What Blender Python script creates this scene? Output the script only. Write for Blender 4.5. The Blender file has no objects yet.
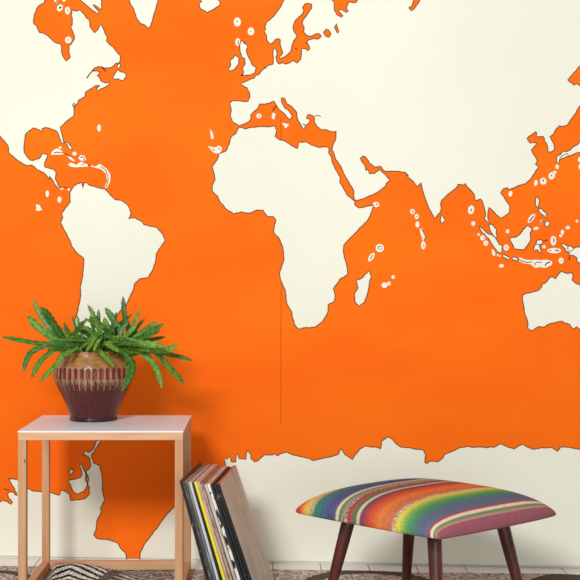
import bpy, bmesh, math, random
from mathutils import Vector, Matrix
from mathutils.geometry import tessellate_polygon
random.seed(7)
scn = bpy.context.scene
C = scn.collection

# ------------------------------------------------------------------ measures
F = 1250.0            # focal length in pixels of the 580 px frame
PX, PY = 261.0, 278.0 # principal point
CAMZ = 0.822
RUG = 0.012           # top of rug
WALL_D0, WALL_K = 3.606, -0.080   # mural plane: y = D0 + K * x

def at(x, y, D):
    """measured position in the room of an image point at depth D"""
    return Vector(((x - PX) / F * D, D, CAMZ - (y - PY) / F * D))

def srgb(r, g, b):
    f = lambda c: (c / 12.92) if c <= 0.04045 else ((c + 0.055) / 1.055) ** 2.4
    return (f(r / 255), f(g / 255), f(b / 255), 1.0)

# ------------------------------------------------------------------ helpers
def mat(name, col, rough=0.6, spec=0.3, noise=None, bump=None, attr=None, coat=0):
    m = bpy.data.materials.new(name); m.use_nodes = True
    nt = m.node_tree; b = nt.nodes['Principled BSDF']
    b.inputs['Base Color'].default_value = col
    b.inputs['Roughness'].default_value = rough
    b.inputs['Specular IOR Level'].default_value = spec
    if coat: b.inputs['Coat Weight'].default_value = coat; b.inputs['Coat Roughness'].default_value = 0.08
    tc = nt.nodes.new('ShaderNodeTexCoord')
    src = None
    if attr:
        a = nt.nodes.new('ShaderNodeAttribute'); a.attribute_name = attr; src = a.outputs['Color']
    if noise:                       # (scale xyz, colour2, low, high, detail)
        sc, col2, lo, hi, det = noise
        mp = nt.nodes.new('ShaderNodeMapping'); mp.inputs['Scale'].default_value = sc
        nt.links.new(tc.outputs['Object'], mp.inputs['Vector'])
        n = nt.nodes.new('ShaderNodeTexNoise'); n.inputs['Scale'].default_value = 1.0
        n.inputs['Detail'].default_value = det
        nt.links.new(mp.outputs[0], n.inputs['Vector'])
        r = nt.nodes.new('ShaderNodeMapRange'); r.inputs['From Min'].default_value = lo; r.inputs['From Max'].default_value = hi
        nt.links.new(n.outputs['Fac'], r.inputs['Value'])
        mx = nt.nodes.new('ShaderNodeMix'); mx.data_type = 'RGBA'
        mx.inputs[6].default_value = col; mx.inputs[7].default_value = col2
        if attr:
            mx.blend_type = 'MULTIPLY'; nt.links.new(src, mx.inputs[6])
        nt.links.new(r.outputs[0], mx.inputs[0])
        src = mx.outputs[2]
    if src is not None: nt.links.new(src, b.inputs['Base Color'])
    if bump:                        # (scale xyz, strength, distance)
        sc, st, dist = bump
        mp = nt.nodes.new('ShaderNodeMapping'); mp.inputs['Scale'].default_value = sc
        nt.links.new(tc.outputs['Object'], mp.inputs['Vector'])
        n = nt.nodes.new('ShaderNodeTexNoise'); n.inputs['Scale'].default_value = 1.0; n.inputs['Detail'].default_value = 4
        nt.links.new(mp.outputs[0], n.inputs['Vector'])
        bp = nt.nodes.new('ShaderNodeBump'); bp.inputs['Strength'].default_value = st; bp.inputs['Distance'].default_value = dist
        nt.links.new(n.outputs['Fac'], bp.inputs['Height']); nt.links.new(bp.outputs[0], b.inputs['Normal'])
    return m

def link(name, me, mats, parent=None, smooth=False):
    o = bpy.data.objects.new(name, me); C.objects.link(o)
    for m in (mats if isinstance(mats, (list, tuple)) else [mats]): me.materials.append(m)
    if smooth:
        for p in me.polygons: p.use_smooth = True
    if parent: o.parent = parent
    return o

def from_bm(name, bm, mats, parent=None, smooth=False):
    me = bpy.data.meshes.new(name); bm.to_mesh(me); bm.free()
    return link(name, me, mats, parent, smooth)

def pydata(name, vs, fs, mats, parent=None, smooth=False, idx=None, cols=None):
    me = bpy.data.meshes.new(name); me.from_pydata([tuple(v) for v in vs], [], fs); me.update()
    if idx: 
        for p, i in zip(me.polygons, idx): p.material_index = i
    if cols:
        a = me.color_attributes.new('pattern', 'FLOAT_COLOR', 'POINT')
        for i, c in enumerate(cols): a.data[i].color = c
    return link(name, me, mats, parent, smooth)

def box_bm(lo, hi, bev=0.0, seg=2):
    bm = bmesh.new(); bmesh.ops.create_cube(bm, size=1.0)
    lo, hi = Vector(lo), Vector(hi)
    for v in bm.verts:
        v.co = Vector([(lo[i] + hi[i]) / 2 + v.co[i] * (hi[i] - lo[i]) for i in range(3)])
    if bev: bmesh.ops.bevel(bm, geom=bm.edges[:], offset=bev, segments=seg, affect='EDGES', profile=0.5)
    return bm

def thing(name, label, cat, loc=(0, 0, 0), rz=0.0, group=None):
    o = bpy.data.objects.new(name, None); C.objects.link(o); o.empty_display_size = 0.05
    o.location = loc; o.rotation_euler = (0, 0, rz)
    tag(o, label, cat, group); return o
def tag(o, label, cat, group=None):
    o['label'] = label; o['category'] = cat
    if group: o['group'] = group

# ------------------------------------------------------------------ materials
ORANGE = mat('orange_paint', srgb(255, 116, 10), 0.75, 0.15, noise=((2.2, 2.2, 5.0), srgb(250, 102, 5), 0.35, 0.75, 4), bump=((220, 220, 220), 0.06, 0.002))
CREAM = mat('cream_paint', srgb(241, 241, 225), 0.75, 0.15, noise=((2, 2, 2), srgb(236, 236, 219), 0.4, 0.7, 3), bump=((200, 200, 200), 0.05, 0.002))
INK = mat('brown_outline_ink', srgb(120, 72, 38), 0.8, 0.1)
DARKINK = mat('dark_ink', srgb(58, 44, 40), 0.8, 0.1)
SEAM = mat('panel_seam_line', srgb(190, 80, 14), 0.8, 0.1)  # darker orange for the vertical seam between mural panels
WALLP = mat('white_wall_paint', srgb(240, 237, 226), 0.8, 0.2)
WOOD = mat('pale_birch_wood', srgb(208, 160, 120), 0.5, 0.3, noise=((90, 90, 6), srgb(188, 137, 96), 0.35, 0.7, 5))
WOODX = mat('pale_birch_wood_crosswise', srgb(222, 178, 140), 0.5, 0.3, noise=((6, 90, 90), srgb(206, 156, 114), 0.35, 0.7, 5))
WOODY = mat('pale_birch_wood_lengthwise', srgb(208, 160, 120), 0.5, 0.3, noise=((90, 6, 90), srgb(188, 137, 96), 0.35, 0.7, 5))
KNOT = mat('wood_knot', srgb(120, 70, 40), 0.6, 0.2)
LAMIN = mat('white_laminate', srgb(238, 243, 248), 0.35, 0.4, noise=((6, 6, 6), srgb(234, 239, 244), 0.4, 0.6, 2))
MAHOG = mat('dark_mahogany', srgb(98, 40, 30), 0.32, 0.5, noise=((60, 60, 7), srgb(58, 22, 18), 0.35, 0.7, 4))
BLACKB = mat('black_webbing', srgb(34, 28, 28), 0.8, 0.1)

# ------------------------------------------------------------------ mural
def Z(x0, y0, s, pts): return [(x0 + a / s, y0 + b / s) for a, b in pts]
S80, S70, S100, S120, S150 = 7.25, 580 / 70., 5.8, 580 / 120., 580 / 150.
NA = [(46, -140), (45.5, -20)] + Z(0, 0, S80, [(325, 0), (320, 22), (298, 33), (275, 50), (261, 80), (250, 101), (247, 130), (242, 160), (247, 174), (265, 185), (272, 205), (286, 236), (312, 239), (340, 254), (362, 275), (392, 304), (414, 314), (438, 319), (446, 333), (446, 377), (460, 413), (482, 443), (511, 413), (500, 377), (500, 333), (518, 319), (537, 290), (540, 261), (529, 232), (518, 207), (511, 199), (525, 174), (525, 145), (518, 116), (522, 87), (518, 72)]) \
  + Z(70, 0, S80, [(15, 72), (50, 80), (72, 72), (87, 87), (109, 112), (123, 134), (141, 141), (145, 167), (146, 196), (160, 214), (179, 239), (203, 214), (220, 170), (239, 203), (254, 239), (272, 272), (265, 297), (283, 319), (308, 337), (333, 370), (366, 406), (366, 435), (355, 457), (330, 460), (315, 480), (297, 490), (268, 493), (246, 493), (232, 485), (206, 482), (181, 493), (160, 514), (155, 520), (180, 515), (210, 518), (214, 530), (205, 545), (195, 548), (212, 560)]) \
  + Z(60, 60, S80, [(290, 135), (300, 155), (325, 165), (345, 165), (360, 160), (355, 180), (320, 200), (290, 212), (275, 228), (265, 205), (285, 185), (262, 185), (240, 200), (205, 220), (185, 235), (185, 260), (165, 275), (138, 288), (130, 305), (125, 318), (110, 330), (102, 350), (98, 410), (60, 435), (15, 478)]) \
  + Z(0, 110, S70, [(500, 140), (505, 175), (520, 230), (530, 278), (512, 275), (495, 235), (480, 190), (462, 168), (440, 165), (415, 152), (380, 145), (348, 155), (345, 182), (322, 165), (290, 150), (272, 150), (240, 175), (210, 205), (205, 250), (198, 310), (200, 350), (225, 390), (250, 415), (285, 415), (320, 405), (340, 385), (350, 360), (375, 365), (395, 370), (385, 405), (370, 440), (370, 470), (400, 480), (440, 490), (465, 515), (460, 560)]) \
  + Z(30, 120, 6.444, [(165, 385), (182, 420), (192, 437), (182, 440), (160, 415), (140, 380), (125, 360)]) \
  + Z(0, 110, S70, [(415, 580), (370, 525), (310, 495), (265, 455), (220, 460), (130, 405), (72, 352), (68, 300), (0, 215)]) + [(-30, 95), (-90, 40), (-140, 10), (-140, -140)]
SA = Z(55, 180, S120, [(78, 50), (90, 30), (110, 18), (130, 12), (136, 36), (142, 14), (152, 12), (165, 25), (200, 35), (240, 42), (262, 65), (290, 95), (320, 98), (345, 115), (360, 135), (368, 165), (355, 188), (385, 182), (425, 205), (430, 217), (490, 228), (520, 260), (533, 290), (490, 355), (485, 400), (470, 440), (450, 472), (410, 478), (385, 500), (375, 540), (355, 580)]) \
  + [(126, 306), (120, 311), (113, 322), (108, 330), (100, 342), (95, 356), (92, 372), (86, 374), (80, 350), (76, 330), (75, 319), (77.5, 312)] \
  + Z(55, 180, S120, [(125, 560), (122, 520), (135, 460), (140, 380), (115, 360), (80, 320), (75, 300), (50, 250), (27, 205), (38, 180), (33, 160), (60, 125), (75, 105), (72, 80), (72, 60)])
AF = Z(200, 120, S100, [(230, 42), (265, 52), (300, 42), (360, 38), (400, 40), (435, 35), (445, 60), (435, 95), (460, 115), (490, 120), (520, 140), (555, 162)]) \
  + Z(220, 70, S120, [(375, 380), (378, 352), (415, 347), (440, 362), (480, 375), (515, 372)]) \
  + Z(310, 120, S100, [(95, 152), (112, 170), (108, 190), (125, 215), (130, 250), (160, 305), (175, 330), (172, 360), (205, 415), (215, 435), (260, 470), (258, 490), (285, 510), (330, 500), (370, 492), (360, 530), (335, 580)]) \
  + Z(265, 230, S120, [(450, 0), (415, 35), (380, 75), (378, 100), (383, 130), (395, 170), (400, 215), (360, 240), (330, 285), (340, 315), (335, 345), (305, 360), (305, 395), (280, 440), (240, 470), (190, 472), (165, 480), (145, 460), (135, 430), (130, 400), (105, 355), (98, 290), (75, 240), (70, 210), (92, 140), (85, 80), (65, 35), (45, 18), (42, 0)]) \
  + Z(200, 120, S100, [(440, 580), (425, 560), (390, 558), (365, 522), (330, 522), (290, 540), (240, 533), (195, 545), (150, 515), (120, 480), (100, 440), (72, 415), (70, 380), (88, 345), (78, 300), (70, 270), (100, 230), (110, 195), (150, 180), (170, 140), (180, 100), (210, 75), (222, 48)])
EU = [(720, -140), (720, -60), (420, -50), (340, -45), (300, -30)] \
  + Z(260, 0, S80, [(175, 0), (150, 50), (110, 105), (75, 140), (45, 165), (35, 190), (42, 212), (30, 225), (45, 250), (48, 290), (75, 320), (100, 305), (115, 285), (135, 280), (148, 290), (145, 320), (155, 355), (165, 385), (155, 400), (140, 412), (140, 430), (165, 420), (200, 395), (225, 370), (235, 320), (245, 295), (270, 265), (245, 225), (240, 190), (255, 150), (300, 110), (318, 80), (308, 55), (330, 25), (375, 30), (375, 60), (350, 95), (320, 135), (305, 170), (320, 200), (318, 235), (345, 260), (375, 262), (410, 245), (430, 245), (445, 262), (420, 285), (385, 280), (355, 288), (332, 308), (345, 320), (362, 350), (350, 368), (330, 352), (305, 350), (300, 395), (295, 430), (270, 458), (245, 440), (215, 455), (185, 465), (160, 455), (140, 465), (120, 440), (115, 415), (125, 390), (115, 355), (102, 350), (93, 385), (97, 415), (95, 465), (70, 470), (45, 485), (15, 510), (0, 530)]) \
  + Z(220, 70, S120, [(190, 20), (175, 25), (165, 40), (145, 45), (125, 55), (100, 65), (110, 75), (130, 85), (143, 110), (145, 130), (135, 152), (100, 150), (60, 148), (47, 160), (55, 195), (50, 225), (60, 250), (80, 262), (92, 270), (115, 262), (140, 250), (150, 235), (148, 220), (160, 205), (185, 185), (190, 165), (215, 165), (240, 160), (260, 150), (275, 175), (290, 195), (310, 210), (325, 230), (342, 240), (350, 222), (335, 200), (310, 180), (298, 155), (297, 135), (310, 135), (325, 165), (350, 180), (370, 205), (372, 230), (385, 255), (400, 285), (408, 285), (412, 270), (435, 250), (430, 235), (418, 237), (420, 222), (435, 215), (455, 225), (455, 250), (470, 275), (490, 290), (510, 288), (545, 300), (562, 295), (560, 330), (545, 365)]) \
  + Z(310, 120, S100, [(128, 170), (140, 195), (150, 230), (180, 270), (195, 310), (215, 345), (240, 385), (255, 415), (255, 455), (265, 468), (300, 460), (360, 435), (405, 410), (440, 380), (438, 372), (465, 350), (440, 320), (415, 298), (405, 288), (375, 310), (345, 312), (335, 285), (325, 290), (320, 265), (300, 240), (292, 220), (310, 208), (330, 225), (345, 250), (380, 275), (408, 268), (425, 292), (445, 298), (500, 298), (550, 302), (575, 325)]) \
  + Z(400, 150, S100, [(35, 145), (75, 180), (100, 212), (122, 190), (130, 230), (150, 290), (165, 330), (185, 370), (202, 397), (235, 360), (240, 340), (235, 320), (240, 295), (280, 255), (330, 215), (335, 200)]) \
  + Z(460, 170, S70, [(0, 120), (30, 125), (45, 110), (60, 140), (100, 180), (120, 210), (125, 250), (140, 252), (170, 240), (185, 260), (200, 310), (210, 350), (213, 385), (200, 395), (205, 410), (235, 440), (243, 430), (232, 410), (230, 370), (238, 310), (260, 325), (300, 370), (340, 400), (380, 375), (410, 350), (410, 290), (370, 235), (335, 190), (360, 155), (390, 145), (412, 162), (440, 150), (480, 130), (540, 115), (575, 85)]) \
  + Z(510, 110, S70, [(165, 580), (200, 530), (238, 470), (210, 445), (225, 430), (215, 400), (175, 330), (225, 280), (190, 268), (165, 275), (140, 235), (180, 205), (210, 180), (222, 190), (215, 220), (240, 222), (275, 220), (285, 240), (285, 260), (305, 285), (315, 350), (350, 345), (370, 325), (365, 285), (330, 220), (360, 200), (375, 165), (410, 130), (430, 138), (475, 125), (500, 85), (545, 25), (555, 0)]) \
  + [(580, 105.5), (610, 100), (650, 60), (720, 40)]
GREEN = [(120, -140), (124, -20)] + Z(70, 0, S80, [(430, 0), (445, 40), (465, 75), (480, 125), (505, 165), (540, 180), (570, 205), (580, 195)]) + [(153, 18), (156, 8), (159, -2), (175, -40), (190, -140)]
BAF = [(80, 0)] + Z(70, 0, S80, [(110, 30), (145, 60), (200, 102), (210, 85), (165, 32), (185, 40), (220, 70), (232, 50), (228, 0)]) + [(104, -30), (90, -40), (74, -20)]
ICE = [(200, -8)] + Z(190, 0, S80, [(75, 0), (85, 12), (65, 25), (75, 62), (100, 75), (125, 92), (160, 75), (215, 40), (220, 20), (205, 0)]) + [(214, -6)]
UK = Z(190, 0, S80, [(380, 295), (390, 312), (410, 322), (420, 340), (408, 370), (420, 405), (440, 440), (455, 475), (480, 490), (470, 530), (440, 545), (385, 548), (388, 520), (380, 490), (400, 460), (398, 425), (375, 415), (365, 380), (360, 330), (368, 300)])
IRE = Z(190, 0, S80, [(325, 400), (355, 420), (350, 470), (325, 500), (290, 515), (278, 500), (295, 475), (290, 440), (310, 425)])
AUS = Z(520, 265, S70, [(20, 255), (50, 235), (90, 228), (150, 212), (180, 180), (185, 158), (210, 150), (240, 110), (265, 95), (295, 115), (320, 75), (340, 52), (380, 68), (435, 65), (440, 95), (430, 125), (460, 150), (497, 165)]) + [(600, 296), (640, 320), (650, 345), (620, 350), (590, 336)] + Z(520, 265, S70, [(497, 540), (470, 512), (440, 530), (410, 490), (370, 480), (345, 465), (320, 470), (290, 478), (250, 485), (220, 500), (200, 515), (150, 510), (120, 530), (95, 545), (60, 520), (65, 480), (50, 430), (35, 390), (30, 340), (22, 300)])
MAD = Z(265, 230, S120, [(502, 195), (515, 225), (505, 250), (495, 310), (480, 350), (455, 368), (435, 350), (432, 310), (450, 280), (440, 245), (465, 235), (490, 210)])
ANT = [(-140, 508), (-60, 504), (0, 502)] + Z(0, 440, S100, [(15, 348), (40, 355), (65, 373), (72, 360), (48, 330), (44, 308), (70, 298), (90, 318), (102, 322), (75, 268), (45, 218), (62, 226), (100, 228), (120, 262), (155, 280), (190, 295), (240, 300), (300, 305), (345, 320), (355, 290), (380, 297), (405, 315)]) \
  + Z(60, 435, 4.4615, [(45, 275), (48, 292), (110, 285), (130, 265), (132, 235), (122, 215), (118, 195), (115, 165), (130, 150), (138, 135), (130, 100), (105, 85), (110, 70), (130, 78), (150, 60), (160, 30), (178, 15), (176, -20), (190, -22), (186, 10), (180, 30), (165, 55), (140, 90), (150, 125), (175, 135), (185, 165), (190, 205), (188, 240), (200, 290), (180, 325), (185, 340), (180, 355), (165, 380), (162, 420), (150, 445), (165, 462), (205, 465), (255, 480), (275, 510), (295, 530), (298, 555)]) + [(127, 570), (-140, 570)]
ANT2 = [(139, 570)] + Z(60, 435, 4.4615, [(355, 555), (360, 520), (378, 485), (405, 450), (440, 405), (480, 350), (510, 320)]) + [(186, 494), (205, 480), (226, 468)] \
  + Z(220, 430, S100, [(25, 160), (40, 170), (56, 150), (66, 185), (92, 185), (95, 140), (105, 142), (110, 165), (150, 170), (152, 135), (162, 120), (180, 140), (178, 165), (200, 185), (220, 178), (260, 143), (300, 145), (320, 138), (332, 150), (350, 138), (385, 127), (420, 143), (480, 155), (520, 165), (545, 178)]) \
  + Z(310, 430, S100, [(70, 165), (120, 155), (165, 140), (180, 110), (200, 140), (245, 172), (265, 140), (290, 110), (320, 92), (350, 98), (390, 100), (408, 110), (415, 65), (450, 40), (480, 55), (500, 80), (530, 100)]) \
  + Z(400, 430, S100, [(50, 102), (100, 112), (135, 115), (150, 145), (142, 185), (158, 195), (175, 180), (220, 185), (250, 160), (260, 140), (300, 125), (340, 105), (385, 95), (430, 100), (465, 98), (500, 102)]) \
  + Z(490, 430, 6.444, [(0, 108), (25, 112), (65, 88), (100, 103), (155, 122), (180, 105), (210, 92), (235, 108), (280, 125), (330, 113), (370, 115), (400, 110), (432, 138), (455, 110), (520, 113), (580, 125)]) + [(620, 446), (720, 452), (720, 570)]
ANTI = Z(0, 440, S100, [(395, 235), (440, 225), (470, 215), (475, 185), (463, 145), (475, 140), (488, 175), (500, 200), (515, 225), (505, 265), (490, 295), (450, 315), (430, 305), (415, 280)])
OUTLINED = [NA, SA, AF, EU, GREEN, BAF, ICE, UK, IRE, AUS, MAD, ANT, ANT2, ANTI,
  Z(60, 60, S80, [(415, 70), (440, 85), (475, 95), (478, 125), (458, 152), (420, 135), (400, 142), (382, 130), (400, 95)]),
  Z(60, 60, S80, [(420, 30), (440, 28), (430, 62), (415, 55)]), Z(60, 60, S80, [(90, 325), (103, 312), (112, 325), (100, 345)]),
  Z(0, 440, S100, [(400, 180), (415, 165), (430, 180), (415, 198), (402, 200)]),
  Z(30, 120, 6.444, [(220, 138), (245, 145), (270, 175), (268, 194), (250, 185), (240, 160)]),
  Z(470, 220, S80, [(60, 45), (90, 60), (130, 100), (160, 110), (185, 130), (210, 175), (235, 185), (230, 240), (200, 232), (170, 190), (130, 130), (80, 80)]),
  Z(470, 220, S80, [(135, 30), (165, 35), (190, 65), (190, 100), (200, 125), (185, 130), (160, 100), (140, 60)]),
  Z(470, 220, S80, [(290, 130), (330, 125), (360, 105), (385, 70), (415, 38), (450, 65), (435, 100), (440, 150), (410, 190), (395, 215), (320, 210), (310, 180), (290, 150)]),
  Z(470, 220, S80, [(240, 248), (290, 275), (280, 290), (235, 265)]), Z(470, 220, S80, [(305, 268), (350, 275), (345, 298), (308, 288)]),
  Z(520, 220, 9.667, [(160, 200), (200, 190), (222, 205), (215, 230), (185, 240), (195, 270), (212, 322), (195, 320), (170, 290), (150, 285), (148, 310), (130, 290), (140, 250), (155, 230)]),
  Z(520, 220, 9.667, [(395, 235), (430, 230), (460, 255), (490, 250), (520, 275), (560, 260), (620, 262), (800, 330), (900, 480), (780, 460), (600, 418), (555, 410), (545, 360), (510, 340), (475, 340), (480, 315), (440, 300), (425, 270)]),
  Z(520, 180, 9.667, [(150, 175), (175, 165), (190, 200), (182, 240), (172, 272), (150, 240)]),
  Z(520, 180, 9.667, [(180, 280), (205, 275), (265, 330), (250, 365), (215, 335), (180, 300)]),
  Z(520, 180, 9.667, [(240, 410), (268, 390), (292, 420), (265, 460), (240, 440)]),
  Z(510, 110, S70, [(385, 385), (415, 370), (440, 340), (470, 345), (500, 330), (530, 300), (560, 285), (580, 252), (640, 200), (720, 120), (760, 160), (680, 290), (580, 350), (545, 358), (510, 375), (470, 385), (440, 400), (410, 410), (405, 440), (390, 440), (385, 405)]),
  Z(400, 150, S100, [(238, 376), (250, 385), (263, 410), (240, 430), (233, 405)])]
SEAS = [Z(330, 0, S100, [(10, 0), (25, 15), (25, 60), (40, 85), (65, 100), (75, 92), (60, 75), (50, 60), (65, 55), (95, 72), (105, 68), (95, 45), (110, 10), (130, 15), (150, 15), (162, -5)]) + [(380, -70), (320, -70)],
  [(414, -70), (413.6, 0)] + Z(330, 0, S100, [(475, 35), (455, 45), (470, 62), (490, 50), (515, 15)]) + [(420, -2), (430, -70)],
  Z(330, 0, S100, [(25, 160), (38, 138), (45, 165), (52, 185), (42, 192)]),
  Z(260, 0, S80, [(460, 235), (480, 210), (500, 220), (515, 245), (500, 272), (480, 265)]),
  [(567.6, 80), (580, 66), (640, 20), (660, 60), (600, 92), (580, 85.5), (576, 83.5), (574, 85.5), (571.5, 83)]]
def ell(cx, cy, rx, ry, rot=0, n=14):
    return [(cx + rx * math.cos(t) * math.cos(rot) - ry * math.sin(t) * math.sin(rot), cy + rx * math.cos(t) * math.sin(rot) + ry * math.sin(t) * math.cos(rot)) for t in [2 * math.pi * k / n for k in range(n)]]
def zell(x0, y0, s, cx, cy, rx, ry, rot=0): return ell(x0 + cx / s, y0 + cy / s, rx / s, ry / s, rot)
HALOS = [zell(0, 0, S80, *e) for e in [(435, 57, 21, 26, .5), (490, 77, 19, 28), (495, 290, 24, 24)]] \
  + [Z(0, 0, S80, [(385, -30), (390, 5), (405, 28), (415, 5), (418, -30)]), Z(0, 0, S80, [(445, -30), (452, 5), (464, 15), (475, 5), (480, -30)])] \
  + [zell(190, 0, S80, *e) for e in [(343, 160, 26, 33), (442, 228, 24, 29), (346, 305, 18, 28)]] \
  + [Z(220, 70, S120, [(255, 205), (268, 212), (262, 240), (250, 232)]), zell(220, 70, S120, 188, 222, 12, 12), Z(220, 70, S120, [(298, 256), (335, 262), (318, 282)])] \
  + [Z(200, 120, S100, [(45, 152), (88, 160), (110, 148), (130, 165), (115, 195), (85, 192), (65, 175)]), Z(200, 120, S100, [(58, 50), (75, 75), (80, 105), (65, 112), (60, 80)])] \
  + [Z(30, 120, 6.444, p) for p in [[(133, 222), (150, 195), (175, 183), (200, 195), (222, 218), (195, 224), (165, 222)], [(240, 232), (270, 240), (292, 262), (278, 265), (255, 250)], [(312, 245), (325, 226), (350, 228), (362, 255), (340, 264), (322, 258)], [(245, 285), (265, 275), (300, 290), (330, 268), (372, 285), (375, 300), (340, 302), (300, 305), (260, 300)], [(390, 292), (420, 300), (450, 283), (490, 310), (517, 350), (517, 390), (497, 440), (483, 435), (498, 390), (490, 345), (460, 318), (430, 310), (400, 302)], [(38, 542), (62, 548), (78, 578), (60, 585), (40, 585)]]] \
  + [zell(30, 120, 6.444, *e) for e in [(195, 178, 9, 8), (287, 217, 14, 13), (205, 441, 14, 7), (250, 447, 8, 9), (112, 475, 11, 22), (190, 513, 13, 20), (445, 52, 12, 23)]] \
  + [zell(310, 120, S100, 383, 490, 19, 15)] \
  + [zell(400, 150, S100, *e) for e in [(72, 357, 14, 15), (97, 386, 12, 16), (101, 432, 12, 18), (135, 553, 13, 24), (412, 347, 18, 26, .2), (425, 427, 12, 14)]] + [Z(400, 150, S100, [(112, 455), (128, 452), (138, 485), (150, 505), (135, 532), (125, 500)])] \
  + [zell(470, 220, S80, *e) for e in [(62, 105, 9, 10), (92, 130, 18, 19), (115, 168, 18, 19), (170, 237, 11, 26, -.3), (200, 255, 6, 9), (218, 260, 5, 9), (262, 200, 19, 22), (272, 82, 13, 15), (228, 332, 19, 13)]] \
  + [Z(520, 220, 9.667, [(-10, 360), (60, 385), (130, 385), (200, 388), (270, 385), (310, 400), (305, 435), (250, 462), (190, 455), (150, 462), (100, 428), (40, 420), (-10, 400)])] \
  + [zell(520, 220, 9.667, *e) for e in [(232, 258, 17, 17), (322, 200, 29, 47), (330, 296, 68, 26), (397, 393, 25, 30)]] \
  + [zell(520, 180, 9.667, *e) for e in [(110, 370, 22, 52, .65), (155, 468, 27, 14, -.2), (208, 400, 7, 32, .15), (462, 460, 22, 17), (410, 505, 16, 24), (393, 540, 15, 14), (550, 397, 13, 14), (153, 28, 17, 30, .2), (225, 12, 32, 34)]] \
  + [zell(510, 110, S70, *e) for e in [(390, 470, 14, 20), (370, 517, 14, 14), (345, 545, 26, 32, .3), (574, 410, 12, 20), (577, 470, 8, 24)]] \
  + [zell(460, 170, S70, 418, 197, 16, 24, .3), zell(265, 230, S120, 555, 87, 20, 20), zell(265, 230, S120, 514, 131, 11, 24, .6)] \
  + [zell(350, 230, S80, *e) for e in [(250, 400, 22, 20), (282, 388, 14, 15), (313, 341, 13, 14)]]
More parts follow.
